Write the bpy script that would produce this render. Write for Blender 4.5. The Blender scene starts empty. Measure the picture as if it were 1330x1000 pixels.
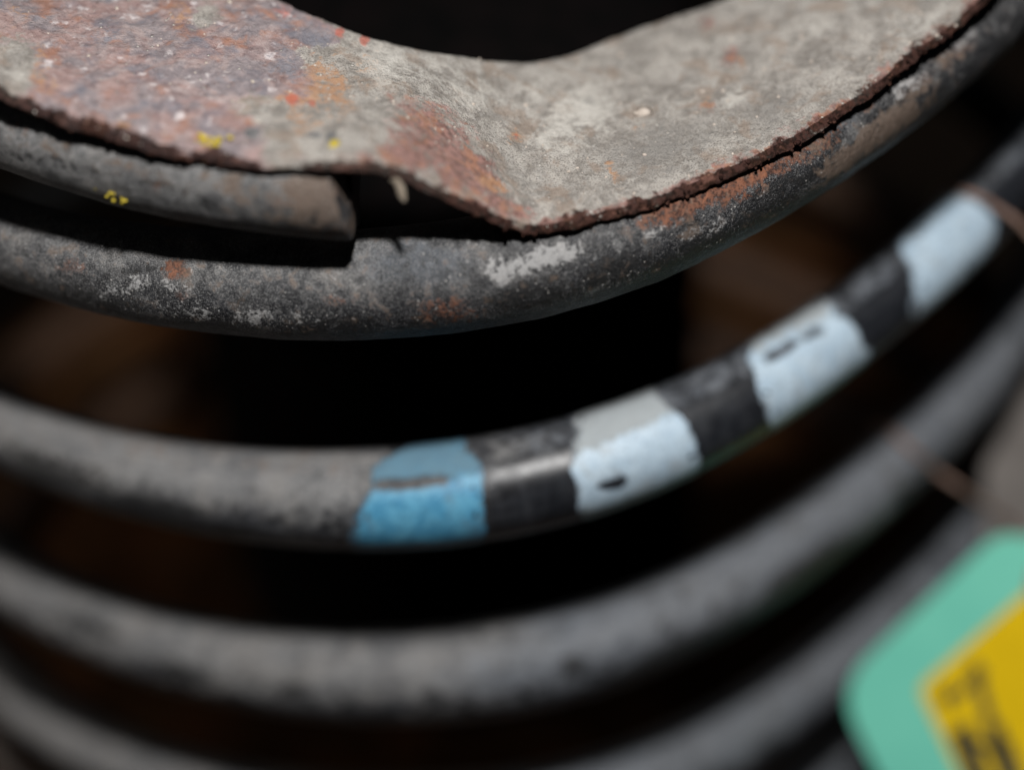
import bpy, math, random
import numpy as np
from mathutils import Matrix, Vector, noise

# ------------------------------------------------------------------ camera, world, light
MM = 0.001
SC = bpy.context.scene
COL = SC.collection
# fitted place of the lens relative to the spring axis (millimetres)
PR = [71.99953, 335.49154, 0.59539, 2.49838, 0.07627, 0.78442, -0.05341, 16.18097, -34.3932, -68.26425,
      -100.7642, 13.02793, 6.19764, 2.92315, 3.63168, 3.76858, 3.57521, 3.10545, 2.20258, 1.75158,
      -0.13659, 0.14539, 0.36344]
RING, DIST, ELEV, FOC, PAN, TILT, ROLL = PR[:7]
CAM = np.array([0, -DIST * math.cos(ELEV), DIST * math.sin(ELEV)])
FW = np.array([math.sin(PAN) * math.cos(TILT), math.cos(PAN) * math.cos(TILT), -math.sin(TILT)])
_rt = np.cross(FW, [0, 0, 1.0]); _rt /= np.linalg.norm(_rt)
_up = np.cross(_rt, FW)
RT = _rt * math.cos(ROLL) + _up * math.sin(ROLL)
UP = -_rt * math.sin(ROLL) + _up * math.cos(ROLL)
PXF = FOC * 1330

cd = bpy.data.cameras.new('camera')
cam = bpy.data.objects.new('camera', cd)
COL.objects.link(cam)
cam.matrix_world = Matrix(((RT[0], UP[0], -FW[0], CAM[0] * MM), (RT[1], UP[1], -FW[1], CAM[1] * MM),
                           (RT[2], UP[2], -FW[2], CAM[2] * MM), (0, 0, 0, 1)))
cd.sensor_width = 36
cd.lens = FOC * 36
cd.clip_start = 0.01
cd.clip_end = 20
cd.dof.use_dof = True
cd.dof.focus_distance = 0.279
cd.dof.aperture_fstop = 5.0
cd.dof.aperture_blades = 7
SC.camera = cam

w = bpy.data.worlds.new('World'); SC.world = w
w.use_nodes = True
w.node_tree.nodes['Background'].inputs[0].default_value = (0.75, 0.85, 1.0, 1)
w.node_tree.nodes['Background'].inputs[1].default_value = 0.012

SC.view_settings.view_transform = 'Standard'
SC.view_settings.look = 'None'
SC.view_settings.exposure = 0.0
SC.view_settings.gamma = 1.0

# the flash above the lens
FLASH = CAM + UP * 138 + RT * 4 + FW * 20
ld = bpy.data.lights.new('flash', 'AREA')
ld.shape = 'DISK'
ld.size = 0.022
ld.energy = 1.30
ld.color = (1.0, 0.985, 0.965)
lo = bpy.data.objects.new('flash', ld)
COL.objects.link(lo)
lo.location = Vector(FLASH * MM)
lo.rotation_euler = (Vector((15, -60, -25)) - Vector(FLASH)).to_track_quat('-Z', 'Y').to_euler()

# added fill without a visible source, low behind left, warming the gaps
dl = bpy.data.lights.new('gap_fill', 'AREA')
dl.shape = 'DISK'
dl.size = 0.20
dl.energy = 0.36
dl.color = (1.0, 0.93, 0.86)
do = bpy.data.objects.new('gap_fill', dl)
COL.objects.link(do)
do.location = Vector((-330, 70, -95)) * MM
do.rotation_euler = (Vector((-30, 20, -130)) - Vector((-330, 70, -95))).to_track_quat('-Z', 'Y').to_euler()

random.seed(4)
RNG = np.random.default_rng(7)

# ------------------------------------------------------------------ helpers
def project(P):
    v = np.asarray(P) - CAM
    z = v @ FW
    return 665 + PXF * (v @ RT) / z, 500 - PXF * (v @ UP) / z, z

def ray(x, y):
    return FW + RT * (x - 665) / PXF - UP * (y - 500) / PXF

def at_depth(x, y, d):
    return CAM + ray(x, y) * d

def at_height(x, y, z):
    r = ray(x, y)
    return CAM + r * ((z - CAM[2]) / r[2])

def vnoise(P, seed=0):
    """smooth value noise, P n x 3 in cells"""
    P = np.asarray(P, float)
    i = np.floor(P).astype(np.int64); f = P - i
    f = f * f * (3 - 2 * f)
    def h(a, b, c):
        n = (a * 374761393 + b * 668265263 + c * 2147483647 + seed * 974711) & 0xFFFFFFFF
        n = ((n ^ (n >> 13)) * 1274126177) & 0xFFFFFFFF
        n = ((n ^ (n >> 16)) * 2246822519) & 0xFFFFFFFF
        return ((n ^ (n >> 15)) & 0xFFFF) / 65535.0
    o = 0
    for dx in (0, 1):
        for dy in (0, 1):
            for dz in (0, 1):
                wgt = (f[:, 0] if dx else 1 - f[:, 0]) * (f[:, 1] if dy else 1 - f[:, 1]) * (f[:, 2] if dz else 1 - f[:, 2])
                o = o + wgt * h(i[:, 0] + dx, i[:, 1] + dy, i[:, 2] + dz)
    return o

def fbm(P, cell, octaves=4, seed=0):
    """-1..1 fractal noise, cell in millimetres"""
    o, a, t = 0, 1.0, 0
    for k in range(octaves):
        o = o + a * (vnoise(np.asarray(P) / cell * 2 ** k + 17.3 * k, seed + k) * 2 - 1)
        t += a; a *= 0.55
    return o / t

def sstep(a, b, x):
    t = np.clip((x - a) / (b - a), 0, 1)
    return t * t * (3 - 2 * t)

def blobs(px, py, lst):
    """soft elliptical stains; lst of (cx, cy, rx, ry, rotation in degrees, strength)"""
    m = np.zeros_like(px)
    for cx, cy, rx, ry, a, s in lst:
        c, n = math.cos(math.radians(a)), math.sin(math.radians(a))
        u = ((px - cx) * c + (py - cy) * n) / rx
        v = (-(px - cx) * n + (py - cy) * c) / ry
        m = np.maximum(m, s * (1 - sstep(0.2, 1.5, np.hypot(u, v))))
    return m

def inside(px, py, poly):
    r = np.zeros(px.shape, bool)
    n = len(poly)
    for i in range(n):
        x0, y0 = poly[i]; x1, y1 = poly[(i + 1) % n]
        if y0 == y1: continue
        k = ((y0 > py) != (y1 > py)) & (px < (x1 - x0) * (py - y0) / (y1 - y0) + x0)
        r ^= k
    return r

def poly_dist(px, py, poly):
    """signed distance to a closed outline, positive inside"""
    d = np.full(px.shape, 1e9)
    n = len(poly)
    for i in range(n):
        a = np.array(poly[i], float); b = np.array(poly[(i + 1) % n], float)
        ab = b - a
        t = np.clip(((px - a[0]) * ab[0] + (py - a[1]) * ab[1]) / (ab @ ab + 1e-9), 0, 1)
        d = np.minimum(d, np.hypot(px - a[0] - t * ab[0], py - a[1] - t * ab[1]))
    return np.where(inside(px, py, poly), d, -d)

def mesh_obj(name, verts, faces, mat, parent=None, attrs=None, smooth=True):
    me = bpy.data.meshes.new(name)
    verts = np.asarray(verts, float) * MM
    if isinstance(faces, np.ndarray):
        k = faces.shape[1]
        me.vertices.add(len(verts)); me.vertices.foreach_set('co', verts.ravel())
        me.loops.add(faces.size); me.loops.foreach_set('vertex_index', faces.ravel().astype(np.int32))
        me.polygons.add(len(faces)); me.polygons.foreach_set('loop_start', np.arange(0, faces.size, k, dtype=np.int32))
        me.update(calc_edges=True)
        me.validate()
    else:
        me.from_pydata([tuple(v) for v in verts], [], faces)
    for k, a in (attrs or {}).items():
        at = me.attributes.new(k, 'FLOAT', 'POINT')
        at.data.foreach_set('value', np.asarray(a, np.float32))
    if smooth:
        me.polygons.foreach_set('use_smooth', np.ones(len(me.polygons), bool))
    me.materials.append(mat)
    o = bpy.data.objects.new(name, me)
    COL.objects.link(o)
    if parent is not None:
        o.parent = parent
        o.matrix_parent_inverse = parent.matrix_world.inverted()
    return o

def empty(name, loc, label, cat):
    o = bpy.data.objects.new(name, None)
    o.empty_display_size = 0.01
    COL.objects.link(o)
    o.location = Vector(np.asarray(loc) * MM)
    o.matrix_world = Matrix.Translation(o.location)
    o['label'] = label; o['category'] = cat
    return o

def grid_faces(nu, nv, wrap_v=False, off=0):
    i = np.arange(nu - 1)[:, None]
    j = np.arange(nv if wrap_v else nv - 1)[None, :]
    j2 = (j + 1) % nv
    a = i * nv + j; b = i * nv + j2; c = (i + 1) * nv + j2; d = (i + 1) * nv + j
    return np.stack([a + 0 * b, b + 0 * a, c, d], -1).reshape(-1, 4) + off

# ------------------------------------------------------------------ material kit
class Mat:
    def __init__(s, name):
        s.m = bpy.data.materials.new(name); s.m.use_nodes = True
        s.t = s.m.node_tree; s.n = s.t.nodes; s.b = s.n['Principled BSDF']
        tc = s.n.new('ShaderNodeTexCoord'); s.co = tc.outputs['Object']
    def link(s, a, b): s.t.links.new(a, b)
    def put(s, sock, v):
        if hasattr(v, 'node'): s.link(v, sock)
        elif isinstance(v, (tuple, list)) and len(v) == 3 and sock.type == 'RGBA': sock.default_value = (*v, 1)
        else: sock.default_value = v
    def attr(s, name):
        a = s.n.new('ShaderNodeAttribute'); a.attribute_name = name; return a.outputs['Fac']
    def noise(s, mm, detail=4, rough=0.55, dist=0.0, seed=0.0, vec=None):
        n = s.n.new('ShaderNodeTexNoise'); n.noise_dimensions = '4D'
        s.put(n.inputs['Vector'], vec or s.co)
        n.inputs['Scale'].default_value = 1.0 / (mm * MM); n.inputs['Detail'].default_value = detail
        n.inputs['Roughness'].default_value = rough; n.inputs['Distortion'].default_value = dist
        n.inputs['W'].default_value = seed
        g = s.n.new('ShaderNodeMath'); g.operation = 'MULTIPLY_ADD'; g.use_clamp = True
        s.link(n.outputs['Fac'], g.inputs[0]); g.inputs[1].default_value = 1.7; g.inputs[2].default_value = -.35
        return g.outputs[0]
    def voronoi(s, mm, feature='F1', out='Distance', rnd=1.0):
        n = s.n.new('ShaderNodeTexVoronoi'); n.feature = feature
        s.put(n.inputs['Vector'], s.co); n.inputs['Scale'].default_value = 1.0 / (mm * MM)
        n.inputs['Randomness'].default_value = rnd
        return n.outputs[out]
    def math(s, op, a, b=0.0, c=0.0, clamp=False):
        n = s.n.new('ShaderNodeMath'); n.operation = op; n.use_clamp = clamp
        s.put(n.inputs[0], a); s.put(n.inputs[1], b); s.put(n.inputs[2], c); return n.outputs[0]
    def step(s, a, b, x):
        n = s.n.new('ShaderNodeMapRange'); n.interpolation_type = 'SMOOTHSTEP'
        s.put(n.inputs['Value'], x); n.inputs['From Min'].default_value = a; n.inputs['From Max'].default_value = b
        return n.outputs['Result']
    def mix(s, f, a, b):
        n = s.n.new('ShaderNodeMix'); n.data_type = 'RGBA'; n.clamp_factor = True
        s.put(n.inputs[0], f); s.put(n.inputs[6], a); s.put(n.inputs[7], b); return n.outputs[2]
    def mixf(s, f, a, b):
        n = s.n.new('ShaderNodeMix'); n.data_type = 'FLOAT'
        s.put(n.inputs[0], f); s.put(n.inputs[2], a); s.put(n.inputs[3], b); return n.outputs[0]
    def bump(s, h, dist_mm, strength=1.0, normal=None):
        n = s.n.new('ShaderNodeBump'); n.inputs['Strength'].default_value = strength
        n.inputs['Distance'].default_value = dist_mm * MM; s.put(n.inputs['Height'], h)
        if normal is not None: s.link(normal, n.inputs['Normal'])
        return n.outputs['Normal']
    def out(s, color, rough=0.8, normal=None, spec=0.4, metallic=0.0):
        s.put(s.b.inputs['Base Color'], color); s.put(s.b.inputs['Roughness'], rough)
        s.put(s.b.inputs['Specular IOR Level'], spec); s.b.inputs['Metallic'].default_value = metallic
        if normal is not None: s.link(normal, s.b.inputs['Normal'])
        return s.m

def mask(m, attr, n, amount, lo=0.35, hi=0.65):
    """stain mask with its edge broken up by noise n (0..1)"""
    a = m.attr(attr)
    if not hasattr(m, 'rag'):
        m.rag = m.math('ADD', m.math('MULTIPLY', m.math('SUBTRACT', m.noise(1.1, 6, .68, .6, 77), 0.5), 1.5),
                       m.math('MULTIPLY', m.math('SUBTRACT', m.noise(3.4, 5, .6, .8, 78), 0.5), 1.3))
    v = m.math('ADD', a, m.math('MULTIPLY', m.math('SUBTRACT', n, 0.5), amount * 1.3))
    v = m.math('ADD', v, m.math('MULTIPLY', m.rag, min(amount, 1.2) * .55))
    return m.math('MULTIPLY', m.step(lo - .04, hi + .12, v), m.step(0.0, 0.3, a))

# --- spring wire: black enamel under dust, crust and rust
def wire_material():
    m = Mat('dusty_black_enamel')
    big, med, fine, grain = m.noise(5, 5, .6), m.noise(1.6, 5, .65, .4, 3), m.noise(.45, 4, .7, 0, 5), m.noise(.16, 3, .7, 0, 8)
    streak = m.noise(2.2, 4, .6, 1.2, 11)
    cx = m.n.new('ShaderNodeCombineXYZ'); m.put(cx.inputs[0], m.math('MULTIPLY', m.attr('along'), .12)); m.put(cx.inputs[1], m.attr('round'))
    run = m.noise(1.6, 5, .62, .2, 3, cx.outputs[0])
    cy = m.n.new('ShaderNodeCombineXYZ'); m.put(cy.inputs[0], m.math('MULTIPLY', m.attr('along'), .8)); m.put(cy.inputs[1], m.math('MULTIPLY', m.attr('round'), .22))
    smear = m.noise(4.5, 5, .62, .4, 7, cy.outputs[0])
    base = m.mix(m.step(.35, .7, med), (.008, .008, .010), (.020, .021, .025))
    d = mask(m, 'dust', m.math('ADD', m.math('MULTIPLY', med, .55), m.math('MULTIPLY', big, .45)), 1.1, .18, .95)
    dustc = m.mix(m.step(.3, .7, fine), (.16, .16, .162), (.25, .247, .245))
    dustc = m.mix(m.math('MULTIPLY', m.step(.4, .75, big), .6), dustc, (.225, .212, .20))
    c = m.mix(m.math('MULTIPLY', d, m.mixf(m.step(.25, .6, grain), .72, 1.0)), base, dustc)
    soft = m.math('SUBTRACT', 1.0, m.math('MULTIPLY', m.attr('grit'), .8))
    dim = m.math('ADD', m.math('MULTIPLY', m.step(.50, .66, run), .45), m.math('MULTIPLY', m.step(.50, .68, smear), .5))
    c = m.mix(m.math('MULTIPLY', dim, soft, clamp=True), c, (.055, .058, .066))
    blu = mask(m, 'blue', big, .5)
    c = m.mix(m.math('MULTIPLY', blu, .7), c, m.mix(d, (.010, .012, .016), (.125, .142, .168)))
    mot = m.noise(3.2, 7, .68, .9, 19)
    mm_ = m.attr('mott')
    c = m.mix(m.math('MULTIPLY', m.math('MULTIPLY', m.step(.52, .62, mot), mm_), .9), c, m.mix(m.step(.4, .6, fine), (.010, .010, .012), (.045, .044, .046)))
    c = m.mix(m.math('MULTIPLY', m.math('MULTIPLY', m.step(.60, .70, m.noise(2.4, 7, .7, .6, 29)), mm_), .4), c, m.mix(grain, (.16, .16, .16), (.36, .355, .35)))
    c = m.mix(m.math('MULTIPLY', m.math('MULTIPLY', m.step(.55, .68, grain), m.attr('grit')), .5), c, (.30, .295, .29))
    c = m.mix(m.math('MULTIPLY', m.math('MULTIPLY', m.step(.45, .34, grain), m.attr('grit')), .6), c, (.02, .02, .021))
    # black scabs
    k = mask(m, 'scab', m.math('ADD', m.math('MULTIPLY', med, .6), m.math('MULTIPLY', fine, .4)), 1.6, .42, .6)
    c = m.mix(m.math('MULTIPLY', k, .92), c, m.mix(grain, (.006, .006, .007), (.03, .03, .03)))
    # rust
    r = mask(m, 'rust', m.math('ADD', m.math('MULTIPLY', med, .5), m.math('MULTIPLY', fine, .5)), 1.2, .4, .75)
    rustc = m.mix(m.step(.35, .65, fine), (.045, .022, .016), (.185, .082, .052))
    rustc = m.mix(m.step(.5, .72, streak), rustc, (.25, .10, .055))
    c = m.mix(m.math('MULTIPLY', r, .9), c, rustc)
    tan = mask(m, 'tan', med, 1.2, .4, .75)
    c = m.mix(m.math('MULTIPLY', tan, .85), c, m.mix(fine, (.075, .055, .043), (.21, .155, .122)))
    # pale crust
    p = mask(m, 'pale', m.math('ADD', m.math('MULTIPLY', fine, .65), m.math('MULTIPLY', med, .35)), 1.5, .45, .68)
    c = m.mix(m.math('MULTIPLY', p, .85), c, m.mix(grain, (.22, .22, .225), (.46, .45, .44)))
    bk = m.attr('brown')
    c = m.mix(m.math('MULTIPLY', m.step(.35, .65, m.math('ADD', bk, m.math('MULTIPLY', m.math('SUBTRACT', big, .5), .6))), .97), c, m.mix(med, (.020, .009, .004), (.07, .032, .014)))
    c = m.mix(m.attr('back_shade'), c, (.003, .003, .003))  # shade inside the spring painted near black on its back turns
    # pin-prick grains of sand
    v = m.voronoi(.7)
    sp = m.math('MULTIPLY', m.math('MULTIPLY', m.step(.17, .10, v), m.step(.52, .6, m.noise(2.5, 3, .6, 0, 21))), m.attr('grit'))
    c = m.mix(m.math('MULTIPLY', sp, .8), c, (.42, .4, .38))
    h = m.math('ADD', m.math('MULTIPLY', med, .5), m.math('MULTIPLY', fine, .35))
    h = m.math('ADD', h, m.math('MULTIPLY', p, .35)); h = m.math('SUBTRACT', h, m.math('MULTIPLY', k, .2))
    h = m.math('ADD', h, m.math('MULTIPLY', grain, .15))
    h = m.math('ADD', m.math('MULTIPLY', h, m.attr('grit')), m.math('MULTIPLY', med, .03))
    nb = m.bump(h, .42, .8)
    cover = m.math('MAXIMUM', m.math('MAXIMUM', d, r), p)
    rough = m.mixf(cover, m.mixf(med, .30, .44), m.mixf(m.attr('grit'), .46, .8))
    cover = m.math('MAXIMUM', m.math('MAXIMUM', cover, m.attr('brown')), m.attr('back_shade'))
    spec = m.mixf(cover, m.mixf(m.step(1.08, 1.18, m.attr('along')), .42, .12), m.mixf(m.attr('grit'), .42, .15))
    return m.out(c, rough, nb, spec)

# --- spring seat: scaly rust under dried grey road dirt
def seat_material():
    m = Mat('rusted_steel_plate')
    big, med, fine, grain = m.noise(9, 5, .6), m.noise(2.6, 5, .62, .5, 2), m.noise(.8, 5, .68, .2, 5), m.noise(.22, 3, .7, 0, 9)
    scale_ = m.noise(2.2, 4, .55, .8, 14)
    # dried grey dirt
    g = m.mix(m.step(.32, .68, med), (.235, .213, .19), (.43, .398, .36))
    g = m.mix(m.math('MULTIPLY', m.step(.42, .7, fine), .55), g, (.40, .378, .35))
    g = m.mix(m.math('MULTIPLY', m.step(.48, .36, grain), .7), g, (.13, .118, .108))
    g = m.mix(m.math('MULTIPLY', m.step(.54, .7, m.noise(4, 5, .6, .6, 31)), .55), g, (.26, .195, .15))
    pa = mask(m, 'pale', m.math('ADD', m.math('MULTIPLY', med, .5), m.math('MULTIPLY', fine, .5)), .9, .35, .85)
    g = m.mix(m.math('MULTIPLY', pa, .75), g, m.mix(fine, (.46, .435, .395), (.66, .63, .58)))
    dk = mask(m, 'dim', med, .9, .35, .85)
    g = m.mix(m.math('MULTIPLY', dk, .65), g, m.mix(fine, (.13, .122, .115), (.2, .19, .178)))
    # rust scale, purple brown with grains of every rust colour
    mottle = m.noise(5.0, 5, .55, .6, 33)
    r1 = m.mix(m.step(.2, .8, scale_), (.205, .148, .146), (.375, .30, .29))
    r1 = m.mix(m.math('MULTIPLY', m.step(.48, .62, mottle), .65), r1, (.315, .20, .182))
    r1 = m.mix(m.math('MULTIPLY', m.step(.48, .38, mottle), .6), r1, (.20, .185, .20))
    r1 = m.mix(m.math('MULTIPLY', m.step(.5, .75, fine), .55), r1, (.42, .335, .325))
    r1 = m.mix(m.math('MULTIPLY', m.step(.45, .22, fine), .6), r1, (.09, .06, .062))
    r1 = m.mix(m.math('MULTIPLY', m.step(.52, .80, m.noise(3.4, 5, .56, .4, 41)), .75), r1, (.34, .155, .095))
    r1 = m.mix(m.math('MULTIPLY', m.step(.52, .80, m.noise(3.8, 5, .56, .4, 47)), .7), r1, (.15, .15, .18))
    r1 = m.mix(m.math('MULTIPLY', m.step(.66, .85, m.noise(1.5, 3, .5, 0, 53)), .7), r1, (.66, .60, .60))
    r = mask(m, 'rust', m.math('ADD', m.math('MULTIPLY', med, .5), m.math('MULTIPLY', fine, .5)), .9, .36, .66)
    c = m.mix(r, g, r1)
    # red rust
    q = mask(m, 'red', m.math('ADD', m.math('MULTIPLY', med, .5), m.math('MULTIPLY', fine, .5)), 1.2, .38, .8)
    redc = m.mix(m.step(.35, .65, fine), (.14, .06, .05), (.33, .17, .145))
    redc = m.mix(m.math('MULTIPLY', m.step(.52, .7, scale_), .6), redc, (.40, .17, .085))
    c = m.mix(m.math('MULTIPLY', q, .85), c, redc)
    o = mask(m, 'orange', m.math('ADD', m.math('MULTIPLY', med, .4), m.math('MULTIPLY', fine, .6)), 2.2, .38, .95)
    c = m.mix(m.math('MULTIPLY', o, .85), c, m.mix(fine, (.31, .14, .075), (.46, .28, .16)))
    b = mask(m, 'navy', fine, 1.2, .42, .85)
    c = m.mix(m.math('MULTIPLY', b, .75), c, m.mix(grain, (.11, .11, .13), (.25, .25, .285)))
    s = mask(m, 'scarlet', fine, .6, .42, .7)
    c = m.mix(m.math('MULTIPLY', s, .7), c, (.46, .10, .06))
    # broken edge: dark flaky rust
    e = mask(m, 'edge', m.math('ADD', m.math('MULTIPLY', med, .55), m.math('MULTIPLY', fine, .45)), 1.0, .4, .7)
    ec = m.mix(m.step(.38, .62, fine), (.008, .005, .004), (.040, .019, .015))
    ec = m.mix(m.math('MULTIPLY', m.step(.66, .82, scale_), .6), ec, (.17, .085, .068))
    c = m.mix(m.math('MULTIPLY', e, .93), c, ec)
    # sand grains
    v = m.voronoi(1.3)
    sp = m.math('MULTIPLY', m.step(.16, .10, v), m.step(.54, .62, m.noise(3, 3, .6, 0, 61)))
    c = m.mix(m.math('MULTIPLY', sp, .75), c, (.62, .58, .53))
    h = m.math('ADD', m.math('MULTIPLY', fine, .5), m.math('MULTIPLY', med, .5))
    h = m.math('ADD', h, m.math('MULTIPLY', m.math('MULTIPLY', scale_, r), .25))
    h = m.math('MULTIPLY', h, m.mixf(r, 1.0, .6))
    h = m.math('ADD', h, m.math('MULTIPLY', grain, .22))
    h = m.math('ADD', h, m.math('MULTIPLY', sp, .5))
    nb = m.bump(h, .55, .9)
    return m.out(c, m.mixf(r, m.mixf(m.step(.62, .8, fine), .85, .45), m.mixf(m.step(.55, .8, fine), .62, .32)), nb, m.math('MULTIPLY', m.mixf(r, .3, .6), m.math('SUBTRACT', 1.0, e)))

def simple(name, c0, c1, mm=3, rough=.8, bump=.2, spec=.3, c2=None, mm2=1.0):
    m = Mat(name)
    n = m.noise(mm, 5, .6, .3)
    f = m.noise(mm2, 4, .6, 0, 4)
    c = m.mix(m.step(.3, .7, n), c0, c1)
    if c2: c = m.mix(m.math('MULTIPLY', m.step(.5, .7, f), .7), c, c2)
    return m.out(c, rough, m.bump(m.math('ADD', n, m.math('MULTIPLY', f, .4)), bump, .7), spec)

def paint_material(name, low, high, dusty):
    m = Mat(name)
    n, f, g = m.noise(2.0, 6, .66, .5), m.noise(.6, 5, .68, .3, 5), m.noise(.18, 3, .7, 0, 7)
    c = m.mix(m.step(.3, .7, n), low, high)
    c = m.mix(m.math('MULTIPLY', m.step(.5, .26, f), .6), c, tuple(x * .5 for x in low))
    d = mask(m, 'dust', m.math('ADD', m.math('MULTIPLY', n, .5), m.math('MULTIPLY', f, .5)), .5, .4, .6)
    c = m.mix(m.math('MULTIPLY', d, m.mixf(g, .6, 1.0)), c, dusty)
    c = m.mix(m.math('MULTIPLY', m.step(.56, .74, m.noise(3.5, 6, .66, .6, 91)), .4), c, dusty)
    t = mask(m, 'thin', n, .9, .3, .8)
    c = m.mix(m.math('MULTIPLY', t, .75), c, (.05, .055, .065))
    nb = m.bump(m.math('ADD', m.math('MULTIPLY', n, .5), m.math('MULTIPLY', f, .4)), .18, .6)
    return m.out(c, m.mixf(d, .42, .85), nb, m.mixf(d, .45, .15))

M_WIRE = wire_material()
M_SEAT = seat_material()
M_WHITE = paint_material('white_marking_paint', (.375, .485, .585), (.46, .57, .66), (.31, .32, .315))
M_BLUE = paint_material('blue_marking_paint', (.058, .24, .40), (.112, .345, .51), (.12, .19, .235))
M_PAN = simple('brown_rust', (.045, .022, .010), (.085, .043, .020), 14, .95, .5, .0, (.15, .06, .024), 9)
M_GROUND = simple('dark_soil', (.02, .014, .010), (.04, .028, .02), 30, .95, 2, .1)
M_BRACKET = simple('dusty_grey_steel', (.15, .135, .125), (.21, .19, .175), 12, .85, .3, .2)
M_TAG = simple('green_card', (.125, .50, .38), (.14, .53, .40), 12, .55, .05, .35)
M_STICKER = simple('yellow_vinyl', (.61, .405, .0), (.66, .44, .001), 10, .6, .03, .1)
M_PRINT = simple('black_print', (.02, .018, .01), (.03, .027, .015), 4, .6, .02, .3)
M_TIE = simple('rusty_tie_wire', (.15, .095, .072), (.22, .145, .115), 2, .6, .1, .4, (.22, .11, .08))
M_LICHEN = simple('yellow_lichen', (.40, .31, .03), (.55, .43, .06), .8, .9, .2, .1)
M_CHIP = simple('pale_grit', (.42, .36, .31), (.55, .48, .42), 1, .85, .2, .2)
M_FLAKE = simple('flaked_rust', (.012, .007, .006), (.045, .022, .018), 1.2, .95, .3, .0, (.11, .055, .04), .7)
M_HOLLOW = simple('oily_black_rubber', (.003, .003, .003), (.005, .004, .004), 5, .95, .2, .0)

# ------------------------------------------------------------------ the spring's path
def ring_xy(s):
    th = -math.pi / 2 - 2 * math.pi * np.asarray(s, float)
    c = RING * np.cos(th)
    c = c + c * np.abs(c) / RING * np.where(c > 0, PR[20], PR[21]) + RING * PR[22] * np.maximum(0, c / RING) ** 4
    return np.stack([c + PR[11], RING * np.sin(th)], -1)

Z_K = [PR[7], 0.0, PR[8], PR[9], PR[10], -129.0, -146.0]
M_K = [-math.exp(v) for v in PR[13:17]] + [-30.0, -24.0, -12.0]
M_K[4] = -math.exp(PR[17])
def path_z(s):
    s = np.asarray(s, float)
    i = np.clip(np.floor(s).astype(int), 0, 5); t = s - i
    z = np.array(Z_K); m = np.array(M_K)
    r = (2*t**3-3*t**2+1)*z[i] + (t**3-2*t**2+t)*m[i] + (-2*t**3+3*t**2)*z[i+1] + (t**3-t**2)*m[i+1]
    return r + np.interp(s, [0, .03, .10, .17, .35, .55], [-2.5, -2.3, -.2, 1.4, .2, 0])

def path(s):
    xy = ring_xy(s)
    return np.concatenate([xy, path_z(s)[:, None]], -1)

def wire_radius(s):
    k = np.round(s); t = s - k
    return PR[12] * np.interp(s, [0, .35, .6], [.97, .97, 1.]) * (.6 + .4 / (1 + np.where(t < 0, PR[18], PR[19]) * 40 * t * t))

S_END = 0.0285
def tube(s, nphi, extra=0.0):
    """points, outward normals of the wire surface for path parameters s"""
    P = path(s)
    e = 1e-4
    T = path(s + e) - path(s - e); T /= np.linalg.norm(T, axis=1, keepdims=True)
    O = np.cross(T, [0, 0, 1.0]); O /= np.linalg.norm(O, axis=1, keepdims=True)
    ctr = np.array([PR[11], 0])
    flip = np.sign(np.sum(O[:, :2] * (P[:, :2] - ctr), 1))[:, None]
    O *= flip                                            # outward from the axis
    V = np.cross(O, T); V *= np.sign(V[:, 2:3])
    ph = np.arange(nphi) / nphi * 2 * math.pi
    r = (wire_radius(s) + extra)[:, None, None]
    N = O[:, None, :] * np.cos(ph)[None, :, None] + V[:, None, :] * np.sin(ph)[None, :, None]
    return P[:, None, :] + N * r, N, ph

# ------------------------------------------------------------------ coil spring
spring = empty('coil_spring', (PR[11], 0, -146), 'dusty black steel coil spring with one blue and three white paint bands', 'coil spring')

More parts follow.
